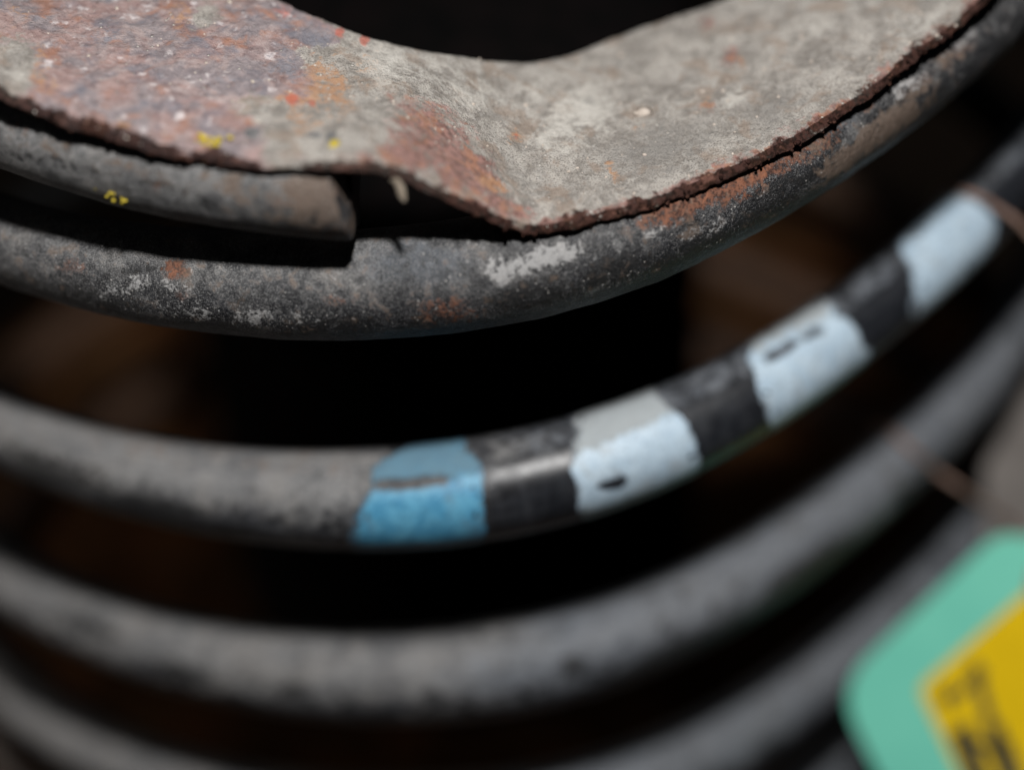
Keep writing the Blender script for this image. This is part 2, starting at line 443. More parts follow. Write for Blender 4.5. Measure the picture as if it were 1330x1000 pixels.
def wire_attrs(X, N, s, nphi):
    px, py, pz = project(X)
    S = np.repeat(s, nphi)
    k = np.round(S).astype(int)
    up = N[:, 2]
    lf = fbm(X, 9, 4, 5)
    dust = np.zeros(len(X)); rust = np.zeros(len(X)); pale = np.zeros(len(X)); scab = np.zeros(len(X))
    tan = np.zeros(len(X)); blue = np.zeros(len(X)); grit = np.ones(len(X))
    e = up * .7 + N[:, 1] * .35
    for kk in range(7):
        q = k == kk
        if not q.any(): continue
        x, y, u = px[q], py[q], e[q]
        if kk == 0:
            d = .62 + .42 * sstep(-.4, .3, u)
            tan[q] = blobs(x, y, [(415, 265, 90, 50, 0, .95), (455, 270, 30, 46, 0, 1.), (340, 250, 90, 30, 10, .7), (200, 230, 120, 16, 12, .45), (60, 190, 90, 16, 14, .45), (300, 270, 60, 20, 10, .35)])
            rust[q] = blobs(x, y, [(370, 262, 40, 16, 0, .6), (440, 300, 36, 12, 0, .6), (30, 165, 40, 10, 15, .35), (200, 245, 16, 8, 0, .5)])
            scab[q] = blobs(x, y, [(90, 215, 70, 10, 15, .6), (200, 240, 60, 9, 12, .6), (420, 235, 14, 14, 0, .55), (20, 200, 60, 10, 15, .6)])
        elif kk == 1:
            d = .20 + .42 * sstep(-.3, .5, u) + .28 * lf[q]
            d = d * (1 - .48 * sstep(560, 820, x))
            scab[q] = blobs(x, y, [(20, 372, 60, 22, 12, .8), (120, 392, 80, 22, 12, .75), (190, 350, 60, 8, -8, .75), (270, 420, 60, 22, 5, .8),
                                   (330, 395, 40, 14, 5, .5), (430, 425, 90, 18, 0, .8), (560, 425, 80, 16, -4, .75), (690, 385, 70, 26, -12, .85),
                                   (800, 350, 80, 24, -20, .8), (900, 325, 80, 24, -26, .85), (990, 275, 70, 22, -30, .8), (960, 262, 30, 10, -25, .6),
                                   (1080, 185, 30, 14, -35, .8), (1000, 250, 60, 14, -28, .9), (1060, 225, 50, 10, -32, .9), (1145, 150, 26, 12, -38, .8), (1120, 200, 20, 8, -38, .7), (900, 292, 30, 10, -24, .8), (1130, 205, 70, 12, -38, .7), (1210, 130, 60, 10, -42, .6), (140, 420, 60, 12, 10, .7)])
            pale[q] = blobs(x, y, [(700, 338, 70, 20, -14, 1.), (650, 352, 30, 26, -30, .75), (600, 312, 20, 8, 0, .7), (775, 325, 30, 10, -20, .5), (855, 300, 24, 9, -20, .55),
                                   (165, 372, 50, 14, -15, .8), (95, 350, 30, 12, 10, .35), (215, 372, 40, 12, 10, .5), (330, 410, 40, 18, 0, .5), (250, 400, 60, 16, 5, .5),
                                   (400, 412, 60, 12, 0, .4), (920, 296, 50, 14, -25, .5), (1180, 110, 60, 14, -42, .55), (1250, 50, 40, 14, -42, .6), (985, 262, 26, 10, -30, .4)])
            rust[q] = blobs(x, y, [(225, 350, 22, 16, 0, .75), (95, 348, 34, 14, 8, .55), (235, 385, 12, 12, 0, .6), (585, 402, 46, 22, 0, .62), (885, 268, 70, 20, -20, .95), (1060, 190, 50, 16, -32, .8), (1240, 70, 40, 12, -42, .6),
                                   (950, 240, 70, 18, -24, 1.), (1010, 212, 60, 18, -28, .95), (1130, 135, 20, 10, -36, .6), (870, 290, 20, 10, -20, .7), (960, 258, 40, 14, -24, .6),
                                   (440, 390, 30, 10, 0, .35), (1190, 110, 40, 12, -42, .6)])
            tan[q] = .22 + blobs(x, y, [(1150, 165, 70, 18, -40, .95), (1105, 200, 50, 14, -36, .95), (1230, 75, 26, 14, -42, .6), (900, 300, 26, 8, -25, .6), (1060, 190, 30, 10, -30, .5), (1180, 130, 40, 14, -40, .55)])
            blue[q] = blobs(x, y, [(545, 345, 90, 40, 0, .8), (1085, 165, 40, 18, -35, .9), (1010, 240, 30, 12, -28, .7), (490, 330, 30, 30, 0, .5)])
        elif kk == 2:
            grit[q] = np.where(x > 640, .06, .35)
            d = .22 + .75 * sstep(-.25, .45, u)
            left = 1 - sstep(455, 520, x)
            d = d * (.62 + .38 * left) * (left + (1 - left) * sstep(.50, .64, u)) + .12 * left
            tan[q] = .35 * sstep(.45, .75, u) * left
            scab[q] = blobs(x, y, [(70, 610, 90, 26, 20, .8), (200, 660, 80, 22, 14, .8), (300, 690, 60, 14, 6, .7), (60, 650, 60, 20, 20, .8),
                                   (230, 690, 60, 16, 10, .8), (340, 640, 50, 8, 20, .35), (400, 700, 60, 8, 0, .4)])
        elif kk == 3:
            grit[q] = .3
            d = .30 + .62 * sstep(-.45, .35, u) + .06 * lf[q]
            scab[q] = blobs(x, y, [(745, 865, 30, 18, -15, .8), (880, 850, 120, 22, -24, .7), (1050, 740, 90, 26, -36, .75), (380, 895, 30, 12, 0, .8), (120, 815, 70, 16, 25, .7), (230, 870, 60, 14, 15, .8),
                                   (300, 915, 60, 12, 8, .8), (480, 940, 60, 8, 0, .8), (560, 825, 20, 8, 0, .4)])
            blue[q] = blobs(x, y, [(760, 850, 240, 60, -12, .8), (1100, 670, 100, 50, -36, .7)])
        else:
            grit[q] = .3
            d = .34 + .58 * sstep(-.45, .35, u)
        dust[q] = d
        if kk >= 2:
            blue[q] = np.maximum(blue[q], .7 * sstep(480, 760, x + 60 * lf[q]))
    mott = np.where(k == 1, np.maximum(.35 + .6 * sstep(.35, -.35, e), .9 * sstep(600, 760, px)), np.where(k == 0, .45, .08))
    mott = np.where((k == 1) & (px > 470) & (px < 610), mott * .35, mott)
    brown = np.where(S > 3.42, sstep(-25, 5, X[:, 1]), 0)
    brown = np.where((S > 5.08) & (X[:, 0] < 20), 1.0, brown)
    hid = np.where((S > 1.2) & (S < 3.42), sstep(-5, 15, X[:, 1]), 0)  # back turns to blacken, as painted shade in the gaps
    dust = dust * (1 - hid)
    back_shade = hid
    along = (S * 452.0) * MM
    return dict(back_shade=back_shade, along=along, brown=brown, mott=mott, dust=dust, rust=rust, pale=pale, scab=scab, tan=tan, blue=blue, grit=grit)

NPHI = 56
s_arr = np.concatenate([np.linspace(S_END, .28, 520), np.linspace(.28, .72, 180)[1:], np.linspace(.72, 1.24, 1200)[1:],
                        np.linspace(1.24, 1.72, 180)[1:], np.linspace(1.72, 2.24, 700)[1:], np.linspace(2.24, 5.98, 1700)[1:]])
X, N, _ = tube(s_arr, NPHI)
X = X.reshape(-1, 3); N = N.reshape(-1, 3)
rough_amt = np.repeat(np.interp(s_arr, [0, 1.3, 1.6, 6], [1, 1, .3, .3]), NPHI)
X = X + N * (fbm(X, 3.2, 4, 2) * .13 * rough_amt + fbm(X, 14, 2, 9) * .16 * rough_amt)[:, None]
_t0 = path(np.array([S_END])) - path(np.array([S_END + 1e-3])); _t0 = (_t0 / np.linalg.norm(_t0))[0]
for _k in range(6):
    q_ = slice(_k * NPHI, (_k + 1) * NPHI)
    X[q_] = X[q_] - _t0 * (np.maximum(0, N[q_, 2] + .25)[:, None] * 1.6 * (1 - _k / 6))
# the sawn end: slightly bowed and slanted, with a worn corner
e0 = X[:NPHI].copy(); c0 = e0.mean(0)
F = grid_faces(len(s_arr), NPHI, True)
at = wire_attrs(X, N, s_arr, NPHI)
at['round'] = np.tile(np.minimum(np.arange(NPHI), NPHI - np.arange(NPHI)) / NPHI * 39.0 * MM, len(s_arr))
T0 = path(np.array([S_END])) - path(np.array([S_END + 1e-3])); T0 = (T0 / np.linalg.norm(T0))[0]
caps, cf = [], []
prev = np.arange(NPHI)
base = len(X)
for f, out in ((.93, .35), (.8, .5), (.5, .62), (.2, .66)):
    ringp = c0 + (e0 - c0) * f + T0 * out
    ringp = ringp + T0 * (fbm(ringp, 2.2, 3, 3) * .35)[:, None]
    caps.append(ringp)
    cur = base + np.arange(NPHI); base += NPHI
    cf.append(np.stack([np.roll(prev, -1), prev, cur, np.roll(cur, -1)], -1)); prev = cur
caps = np.concatenate(caps)
caps = np.concatenate([caps, (c0 + T0 * .66)[None]])
tri = [np.array([np.roll(prev, -1)[i], prev[i], base, base]) for i in range(NPHI)]
nC = len(caps)
add = dict(back_shade=0, along=0, round=0, brown=0, mott=.4, dust=.3, rust=.35, pale=.1, scab=.3, tan=.6, blue=0, grit=1)
at = {k: np.concatenate([v, np.full(nC, add[k])]) for k, v in at.items()}
allF = [tuple(f) for f in np.concatenate([F] + cf)] if False else np.concatenate([F] + cf)
Xw = np.concatenate([X, caps])
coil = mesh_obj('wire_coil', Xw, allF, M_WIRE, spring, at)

# paint bands on the second visible turn
BANDS = [
    ('blue', [(482, 612), (510, 589), (544, 574), (600, 566), (622, 596), (629, 622), (632, 655), (631, 695), (624, 730), (455, 735), (452, 700), (459, 676), (469, 650), (488, 634), (481, 622)],
     [[(486, 635), (490, 627), (556, 621), (582, 620), (579, 628), (525, 634)]], ((482, 634), (632, 617)), 'faded light blue paint band, leftmost of the four'),
    ('white', [(747, 540), (770, 522), (800, 505), (845, 496), (866, 520), (891, 548), (905, 575), (911, 600), (905, 625), (880, 655), (760, 690), (752, 660), (743, 610)],
     [[(775, 632), (788, 626), (806, 619), (814, 622), (808, 632), (790, 635)]], ((745, 588), (872, 540)), 'white paint band with a dark nick low on its face'),
    ('white', [(970, 448), (985, 425), (1040, 385), (1066, 372), (1082, 398), (1103, 412), (1119, 433), (1129, 459), (1130, 490), (1090, 530), (1005, 585), (998, 552), (984, 512), (974, 478)],
     [[(994, 467), (1003, 458), (1030, 443), (1036, 445), (1022, 457), (1006, 466)], [(1042, 438), (1060, 428), (1066, 430), (1050, 440)]], ((970, 458), (1092, 398)), 'white paint band with two thin scratches near its top'),
    ('white', [(1163, 316), (1190, 285), (1222, 240), (1250, 236), (1282, 266), (1296, 286), (1290, 330), (1225, 395), (1190, 425), (1178, 405), (1182, 385), (1184, 352)],
     [], None, 'white paint band at the tie wire with a bluish worn lower corner'),
]
sb = np.linspace(1.74, 2.12, 1500)
NB = 150
XB, NBm, _ = tube(sb, NB)
for col, poly, holes, div, lab in BANDS:
    Xb = XB.reshape(-1, 3); Nb = NBm.reshape(-1, 3)
    px, py, _d = project(Xb)
    jit = fbm(Xb, 3.0, 5, 20) * 9.0 + fbm(Xb, .8, 3, 21) * 3.0
    dsg = poly_dist(px, py, poly) + jit
    for h in holes:
        dsg = np.minimum(dsg, -(poly_dist(px, py, h) + fbm(Xb, 1.0, 3, 30) * .8))
    keep = dsg > 0
    keep &= ~((fbm(Xb, 1.1, 4, 44) > .42) & (poly_dist(px, py, poly) < 16))
    Fb = grid_faces(len(sb), NB, True)
    Fb = Fb[keep[Fb].all(1)]
    used = np.unique(Fb)
    rm = np.full(len(Xb), -1); rm[used] = np.arange(len(used))
    Xu = Xb[used]; Nu = Nb[used]
    rough_u = np.interp(np.repeat(sb, NB)[used], [0, 1.3, 1.6, 6], [1, 1, .3, .3])
    Xu0 = Xu
    Xu = Xu0 + Nu * (fbm(Xu0, 3.2, 4, 2) * .13 * rough_u + fbm(Xu0, 14, 2, 9) * .16 * rough_u + .07 + .03 * np.minimum(1, dsg[used] / 10))[:, None]
    ux, uy = px[used], py[used]
    if div:
        (x0, y0), (x1, y1) = div
        yl = y0 + (y1 - y0) * (ux - x0) / (x1 - x0)
        dust = .92 * sstep(20, -12, uy - yl + fbm(Xu0, 1.4, 5, 61) * 13)
        if col == 'blue': dust *= .8
        thin = np.zeros(len(ux))
        if col == 'blue':
            thin = .6 * (1 - sstep(452, 492, ux - (uy - 720) * -.1)) * sstep(610, 660, uy)
    else:
        dust = .5 * sstep(290, 262, uy + fbm(Xu0, 2, 3, 8) * 12)
        thin = .65 * sstep(370, 410, uy + (1200 - ux) * .5)
    thin = np.clip(thin + .75 * sstep(11, 0, dsg[used]) + .25 * sstep(.1, .5, fbm(Xu0, 4, 4, 71)), 0, 1)
    mesh_obj('paint_band', Xu, rm[Fb], M_BLUE if col == 'blue' else M_WHITE, spring, dict(dust=dust, thin=thin))['label'] = lab

# ------------------------------------------------------------------ spring seat (stepped rusted plate)
RIM = [(-260, -20), (-100, 72), (0, 120), (50, 142), (100, 162), (150, 176), (200, 190), (250, 200), (300, 206), (350, 210), (400, 211), (450, 211), (490, 214), (520, 224), (560, 244), (600, 262),
       (650, 284), (690, 297), (715, 294), (750, 287), (800, 275), (850, 260), (900, 243), (950, 222), (1000, 198), (1050, 170), (1100, 138), (1150, 103), (1200, 63), (1235, 36), (1270, 6), (1320, -42), (1400, -130)]
INN = [(-90, -150), (0, -75), (60, -48), (125, -34), (195, -27), (275, -20), (362, 0), (395, 16), (425, 28), (452, 40), (480, 50), (510, 58), (540, 65), (562, 69), (588, 73), (612, 77),  # first points lie out of view, hole widened there to let flash in
       (640, 80), (672, 82), (690, 82), (708, 80), (735, 74), (765, 63), (798, 50), (830, 38), (862, 27), (895, 16), (925, 6), (955, -5), (985, -16), (1005, -24), (1030, -36), (1070, -56), (1120, -90)]
CTR = np.array([PR[11], 0.0])
def on_ring(x, y, off):
    r = ray(x, y)
    s = np.linspace(-.30, .34, 4000)
    q = ring_xy(s)
    nrm = q - CTR; nrm /= np.linalg.norm(nrm, axis=1, keepdims=True)
    q = q + nrm * off
    d = q - CAM[:2]
    cr = r[0] * d[:, 1] - r[1] * d[:, 0]
    i = np.nonzero(np.sign(cr[:-1]) != np.sign(cr[1:]))[0]
    i = i[np.argmin(np.abs(s[i]))]
    t = np.hypot(*d[i]) / np.hypot(r[0], r[1])
    return s[i], CAM + r * t
def off_at(x):
    return 3.3 + 1.2 * float(sstep(620, 480, np.array(x)))
pts = []
for (x, y), (xi, yi) in zip(RIM, INN):
    try:
        s, P = on_ring(x, y, off_at(x))
    except ValueError:
        continue
    pts.append([s, P, (xi, yi), off_at(x)])
pts.sort(key=lambda t: t[0])
_ss = np.array([t[0] for t in pts]); _zz = np.array([t[1][2] for t in pts])
for t in pts:                                            # the hole's edge rises and falls more gently than the rim
    wq = np.exp(-((_ss - t[0]) / .035) ** 2)
    t[2] = at_height(t[2][0], t[2][1], (wq @ _zz) / wq.sum() - 3.5)
ks = np.array([t[0] for t in pts]); kz = np.array([t[1][2] for t in pts])
def pol(P): 
    d = P[:2] - CTR
    return math.atan2(d[1], d[0]), math.hypot(*d)
ka, kr = [], []
for s, P, Q, _o in pts:
    a0, _ = pol(P); a1, r1 = pol(Q)
    ka.append((a1 - a0 + math.pi) % (2 * math.pi) - math.pi); kr.append(r1)
ka, kr = np.array(ka), np.array(kr)
kq = np.array([t[2][2] for t in pts])
def wrapi(s, v, back=None):
    ss = np.concatenate([ks, [ks[0] + 1]]); vv = np.concatenate([v, [v[0]]])
    if back is not None:
        mid = (ks[-1] + ks[0] + 1) / 2
        ss = np.concatenate([ks, [ks[-1] + .12, ks[0] + 1 - .12, ks[0] + 1]]); vv = np.concatenate([v, [back, back, v[0]]])
    return np.interp(s, ss, vv)
su = np.concatenate([np.linspace(ks[0], ks[-1], 1000), np.linspace(ks[-1], ks[0] + 1, 160)[1:]])
def smooth(a, k):
    ker = np.hanning(k + 2)[1:-1]; ker /= ker.sum()
    return np.convolve(np.pad(a, k // 2, mode='edge'), ker, 'valid')[:len(a)]
rim_xy = ring_xy(su); rn = rim_xy - CTR; rn /= np.linalg.norm(rn, axis=1, keepdims=True)
rim_xy = rim_xy + rn * smooth(wrapi(su, np.array([t[3] for t in pts])), 15)[:, None]
rz = smooth(wrapi(su, kz), 15)
ra = np.arctan2(rn[:, 1], rn[:, 0])
ia = ra + smooth(wrapi(su, ka, 0.0), 21); ir = smooth(wrapi(su, kr, 36.0), 21); iz = smooth(wrapi(su, kq), 21)
RIMP = np.concatenate([rim_xy, rz[:, None]], 1)
INP = np.stack([CTR[0] + ir * np.cos(ia), CTR[1] + ir * np.sin(ia), iz], 1)
NT = 170
v = np.concatenate([np.linspace(0, 1, NT) ** .8])      # inner -> rim
top = INP[:, None, :] * (1 - v)[None, :, None] + RIMP[:, None, :] * v[None, :, None]
span = np.linalg.norm(RIMP - INP, axis=1)
dist_rim = span[:, None] * (1 - v)[None, :]
top[..., 2] -= np.where(dist_rim < 1.6, .9 * (1 - dist_rim / 1.6) ** 2, 0)
dist_in = span[:, None] * v[None, :]
top[..., 2] += .5 * np.exp(-dist_in / 2.5) * 0
# lip and underside
n3 = np.concatenate([rn, np.zeros((len(rn), 1))], 1)
rows = [top]
last = top[:, -1, :]
TH = 1.0
for dz, dr in ((.12, .0), (.26, -.2), (.42, -.55), (.58, -1.0), (.72, -1.6), (TH, -2.3)):
    rows.append((last + n3 * dr - np.array([0, 0, dz]))[:, None, :])
for f in (.12, .3, .55, .8, .97):
    rows.append((last * (1 - f) + INP * f - np.array([0, 0, TH]))[:, None, :])
rows.append((INP - np.array([0, 0, TH * .5]))[:, None, :])
G = np.concatenate(rows, 1)
NV = G.shape[1]
Gf = G.reshape(-1, 3)
px, py, _d = project(Gf)
row = np.tile(np.arange(NV), len(su))
drim = np.concatenate([dist_rim, np.zeros((len(su), NV - NT))], 1).ravel()
lip = (row >= NT - 6) & (row < NT + 6)

A = {}
A['rust'] = sstep(450, 392, px + fbm(Gf, 6, 4, 3) * 70 + (py - 60) * .25)
grey = blobs(px, py, [(12, 88, 42, 46, 20, .95), (360, 150, 52, 26, 20, .95), (366, 200, 26, 34, 0, 1.), (364, 172, 30, 24, 0, .9), (265, 22, 26, 18, -30, .8), (325, 140, 30, 20, 0, .7), (400, 178, 60, 14, 0, .55)])
A['rust'] = A['rust'] * (1 - grey)
A['red'] = np.maximum.reduce([blobs(px, py, [(560, 180, 75, 48, 35, .95), (600, 222, 75, 32, 34, 1.), (535, 205, 60, 24, 10, .9), (655, 268, 60, 16, 26, .9), (480, 205, 40, 12, 5, .6), (640, 250, 50, 14, 25, .6),
                                             (1150, 92, 50, 12, -38, .6), (1210, 45, 40, 10, -40, .6), (940, 215, 60, 12, -24, .6), (1040, 160, 60, 10, -30, .45), (950, 75, 22, 16, 30, .8), (915, 30, 16, 14, 0, .65), (920, 140, 16, 14, 20, .7)]),
                              (.3 + .6 * sstep(500, 640, px)) * sstep(2.6, .6, drim + fbm(Gf, 3, 3, 6) * 1.5)])
A['orange'] = blobs(px, py, [(422, 112, 34, 52, -20, .8), (395, 150, 36, 30, -20, .7), (60, 105, 26, 16, 30, .75), (50, 75, 14, 22, 0, .5), (375, 130, 20, 12, 0, .7), (232, 20, 16, 20, 0, .6), (160, 165, 16, 9, 0, .9),
                             (430, 95, 14, 30, -20, .55), (670, 178, 12, 12, 0, .7), (640, 240, 30, 10, 30, .8), (795, 222, 8, 18, -20, .7), (705, 145, 16, 12, 0, .4), (960, 78, 12, 12, 0, .7), (20, 22, 22, 18, 0, .4), (830, 165, 14, 6, -25, .5), (918, 138, 10, 14, 20, .8), (475, 90, 22, 40, 20, .28), (820, 110, 10, 8, 0, .3)])
A['navy'] = blobs(px, py, [(375, 85, 34, 30, 0, .75), (130, 48, 34, 12, -12, .75), (415, 50, 18, 16, 0, .8), (300, 95, 40, 30, 0, .3), (470, 120, 14, 12, 0, .35), (485, 165, 20, 12, 0, .3)])
A['scarlet'] = blobs(px, py, [(474, 53, 8, 9, 0, 1.), (441, 44, 8, 9, 0, .9), (378, 130, 12, 9, 0, .9), (370, 15, 22, 14, 20, .5), (670, 177, 5, 6, 0, .6), (405, 135, 8, 8, 0, .6)])
A['pale'] = blobs(px, py, [(580, 110, 90, 46, 15, .55), (500, 80, 60, 34, 30, .7), (745, 150, 60, 40, -20, .85), (710, 180, 30, 20, 0, .8), (690, 120, 30, 26, 0, .5), (950, 128, 34, 14, -20, .7), (1050, 45, 50, 20, -20, .55), (1200, 30, 50, 20, -35, .55), (740, 190, 40, 14, 0, .6), (835, 40, 40, 16, -20, .4), (640, 250, 16, 6, 20, .3), (22, 95, 22, 20, 0, .6), (1130, 60, 60, 26, -30, .4)])
A['dim'] = blobs(px, py, [(860, 190, 110, 40, -18, .75), (640, 215, 50, 26, 30, .55), (1000, 145, 80, 34, -25, .65), (800, 80, 40, 18, -25, .45), (690, 235, 40, 26, 0, .5), (600, 160, 24, 20, 0, .3), (1020, 80, 60, 26, -20, .35), (770, 130, 20, 10, 0, .4)])
A['edge'] = np.where(lip | (row >= NT), 1.0, .95 * np.maximum(sstep(.95, .2, drim + fbm(Gf, 2.2, 4, 12) * 1.1), np.maximum(.62, .88 * sstep(520, 440, px)) * sstep(2.4, .6, drim + fbm(Gf, 2.6, 4, 13) * 1.6)))
A['edge'] = A['edge'] * (1 - 1.0 * blobs(px, py, [(366, 204, 30, 30, 0, 1.)]))
A['edge'] = A['edge'] * (1 - .55 * blobs(px, py, [(430, 203, 60, 10, 0, 1.), (240, 200, 40, 6, 0, .6)]))

# relief
fine = fbm(Gf, 1.1, 4, 1); mid = fbm(Gf, 4.5, 4, 8)
disp = fine * (.10 + .16 * A['rust']) + mid * (.22 + .12 * A['rust'])
disp += .45 * blobs(px, py, [(365, 190, 26, 34, 0, 1.), (745, 178, 26, 14, 0, .5)])
near = sstep(2.5, 0, drim)
Gd = Gf.copy()
topmask = row < NT
Gd[:, 2] += np.where(topmask, disp, disp * .5)
# ragged, flaking rim
rag = fbm(Gf * np.array([1, 1, 2.2]), 2.6, 5, 15) * .75 + fbm(Gf, .9, 3, 16) * .28
N3 = np.repeat(n3, NV, axis=0)
wr = np.where(topmask, sstep(1.4, 0, drim), np.clip(1 - (row - NT - 5) / 3, 0, 1))
Gd += N3 * (rag * .75 * wr)[:, None]
rz_off = fbm(Gf * np.array([1, 1, .3]), 3.5, 4, 18) * .55
Gd[:, 2] += np.where(row >= NT + 2, np.where(row < NT + 7, rz_off, rz_off * .5), 0)
seat_root = empty('spring_seat', (PR[11], 0, 8), 'rusted and dirt-caked steel spring seat plate over the top of the coil', 'spring seat')
Fg = grid_faces(len(su), NV, False)
closing = grid_faces(2, NV, False)
lastrow = (len(su) - 1) * NV
cl = []
for j in range(NV - 1):
    cl.append((lastrow + j, lastrow + j + 1, j + 1, j))
# close the thin loop of the cross-section
i = np.arange(len(su) - 1)
loopf = np.stack([i * NV + NV - 1, i * NV, (i + 1) * NV, (i + 1) * NV + NV - 1], -1)
Fg = np.concatenate([Fg, np.array(cl), loopf])
mesh_obj('seat_plate', Gd, Fg, M_SEAT, seat_root, A)

# rust crumbs and flakes along the lip, one heap nobody could count
def chip(c, r, flat, seed):
    """irregular crumb: 20 triangles"""
    t = (1 + 5 ** .5) / 2
    V = np.array([(-1, t, 0), (1, t, 0), (-1, -t, 0), (1, -t, 0), (0, -1, t), (0, 1, t), (0, -1, -t), (0, 1, -t), (t, 0, -1), (t, 0, 1), (-t, 0, -1), (-t, 0, 1)], float)
    V /= np.linalg.norm(V[0])
    g = np.random.default_rng(seed)
    V *= g.uniform(.65, 1.25, (12, 1)); V *= np.array([1, g.uniform(.6, 1), flat])
    a = g.uniform(0, 6.28); R = np.array([(math.cos(a), -math.sin(a), 0), (math.sin(a), math.cos(a), 0), (0, 0, 1)])
    b = g.uniform(-.5, .5); R2 = np.array([(1, 0, 0), (0, math.cos(b), -math.sin(b)), (0, math.sin(b), math.cos(b))])
    Fc = np.array([(0, 11, 5), (0, 5, 1), (0, 1, 7), (0, 7, 10), (0, 10, 11), (1, 5, 9), (5, 11, 4), (11, 10, 2), (10, 7, 6), (7, 1, 8), (3, 9, 4), (3, 4, 2), (3, 2, 6), (3, 6, 8), (3, 8, 9), (4, 9, 5), (2, 4, 11), (6, 2, 10), (8, 6, 7), (9, 8, 1)])
    return (V @ R.T @ R2.T) * r + c, Fc
def heap(name, items, mat, parent, kind=None, smooth=False):
    Vs, Fs, o = [], [], 0
    for c, r, fl, sd in items:
        V, Fc = chip(np.asarray(c), r, fl, sd); Vs.append(V); Fs.append(Fc + o); o += 12
    ob = mesh_obj(name, np.concatenate(Vs), np.concatenate(Fs), mat, parent, None, smooth)
    if kind: ob['kind'] = kind
    return ob
Gg = Gd.reshape(len(su), NV, 3)
items = []
for k in range(420):
    i = RNG.integers(40, 960)
    j = NT - 1 + RNG.integers(-2, 6)
    items.append((Gg[i, j] + RNG.normal(0, .12, 3), abs(RNG.normal(.16, .12)) + .07, RNG.uniform(.35, .8), 100 + k))
heap('rust_flakes', items, M_FLAKE, seat_root, 'stuff')

def top_point(x, y):
    d = np.hypot(px[topmask] - x, py[topmask] - y)
    return Gd[topmask][np.argmin(d)]
items = []
for k in range(260):                                     # sand and grit lying on the plate
    i = RNG.integers(20, 980); j = RNG.integers(0, NT - 3)
    items.append((Gg[i, j], abs(RNG.normal(.10, .09)) + .05, .7, 900 + k))
heap('sand_grains', items, M_CHIP, seat_root, 'stuff')
P = top_point(837, 148)
heap('grit_chip', [(P + [0, 0, .15], .95, .4, 5), (P + [-.8, .1, .1], .5, .4, 6), (P + [.6, .3, .1], .5, .45, 8)], M_CHIP, seat_root)
for x, y, r in ((262, 181, .55), (282, 187, .6), (437, 189, .42)):
    P = top_point(x, y)
    heap('lichen_spot', [(P + RNG.normal(0, r * .75, 3) * [1, 1, .4], RNG.uniform(.18, .4), .7, 70 + k) for k in range(13)], M_LICHEN, seat_root, None, True)
# yellow growth on the coil end
def wire_point(x, y, lo, hi):
    q = (np.repeat(s_arr, NPHI) > lo) & (np.repeat(s_arr, NPHI) < hi)
    q &= np.sum(N * (CAM - X), 1) > 25
    qx, qy, qz = project(X[q])
    d = np.hypot(qx - x, qy - y) + (qz - qz.min()) * .15
    return X[q][np.argmin(d)]
for x, y in ((134, 247), (154, 251)):
    P = wire_point(x, y, 0, .4)
    heap('lichen_spot', [(P + RNG.normal(0, .5, 3), RNG.uniform(.14, .3), .7, 170 + k) for k in range(11)], M_LICHEN, spring, None, True)
P = wire_point(263, 211, 0, .4)
heap('lichen_spot', [(P + RNG.normal(0, .25, 3), RNG.uniform(.14, .28), .7, 190 + k) for k in range(6)], M_LICHEN, spring, None, True)

def sweep(points, radius, n=10, per=12):
    """tube along a smooth curve through points"""
    P = np.array(points, float); m = len(P)
    tt = np.linspace(0, m - 1, (m - 1) * per + 1)
    out = []
    for t in tt:
        i = min(int(t), m - 2); f = t - i
        p0, p1, p2, p3 = P[max(i - 1, 0)], P[i], P[i + 1], P[min(i + 2, m - 1)]
        out.append(.5 * ((2 * p1) + (p2 - p0) * f + (2 * p0 - 5 * p1 + 4 * p2 - p3) * f * f + (3 * p1 - p0 - 3 * p2 + p3) * f ** 3))
    C = np.array(out); T = np.gradient(C, axis=0); T /= np.linalg.norm(T, axis=1, keepdims=True)
    ref = np.array([.3, .5, .8]); U = np.cross(T, ref); U /= np.linalg.norm(U, axis=1, keepdims=True); W = np.cross(T, U)
    rr = np.broadcast_to(np.asarray(radius, float), (m,)); rr = np.interp(tt, np.arange(m), rr)
    ph = np.arange(n) / n * 2 * math.pi
    V = C[:, None] + rr[:, None, None] * (U[:, None] * np.cos(ph)[None, :, None] + W[:, None] * np.sin(ph)[None, :, None])
    V = V.reshape(-1, 3)
    Fs = grid_faces(len(C), n, True)
    return V, Fs

# a loose sliver of scale hanging under the ramp
sl = top_point(508, 216)
dd = (sl - CAM) @ FW + .6
V, Fs = sweep([at_depth(500, 212, dd), at_depth(509, 228, dd), at_depth(519, 243, dd), at_depth(525, 262, dd)], [.45, .42, .5, .22], 8)
V = V + (fbm(V, .8, 3, 5) * .2)[:, None]
mesh_obj('scale_sliver', V, Fs, simple('bleached_scale', (.16, .13, .10), (.27, .23, .18), 1, .85, .2, .2), seat_root)

# ------------------------------------------------------------------ what stands inside and below
def lathe(name, prof, ctr, mat, parent=None, n=96, attrs=None):
    pr = np.array(prof, float); ph = np.arange(n) / n * 2 * math.pi
    V = np.stack([ctr[0] + pr[:, None, 0] * np.cos(ph), ctr[1] + pr[:, None, 0] * np.sin(ph), np.broadcast_to(pr[:, None, 1], (len(pr), n))], -1).reshape(-1, 3)
    return mesh_obj(name, V, grid_faces(len(pr), n, True), mat, parent)
prof = [(0.5, -16), (22, -16), (30, -18), (35, -22)]
z = -24
while z > -128:
    prof += [(36, z), (37.5, z - 4), (37, z - 9), (35, z - 12)]; z -= 14
prof += [(34, z), (31, z - 2), (0.5, z - 2)]
boot = lathe('dust_boot', prof, (PR[11] + 0, 6), M_HOLLOW)
boot['label'] = 'black ribbed rubber dust boot standing inside the spring'; boot['category'] = 'dust boot'
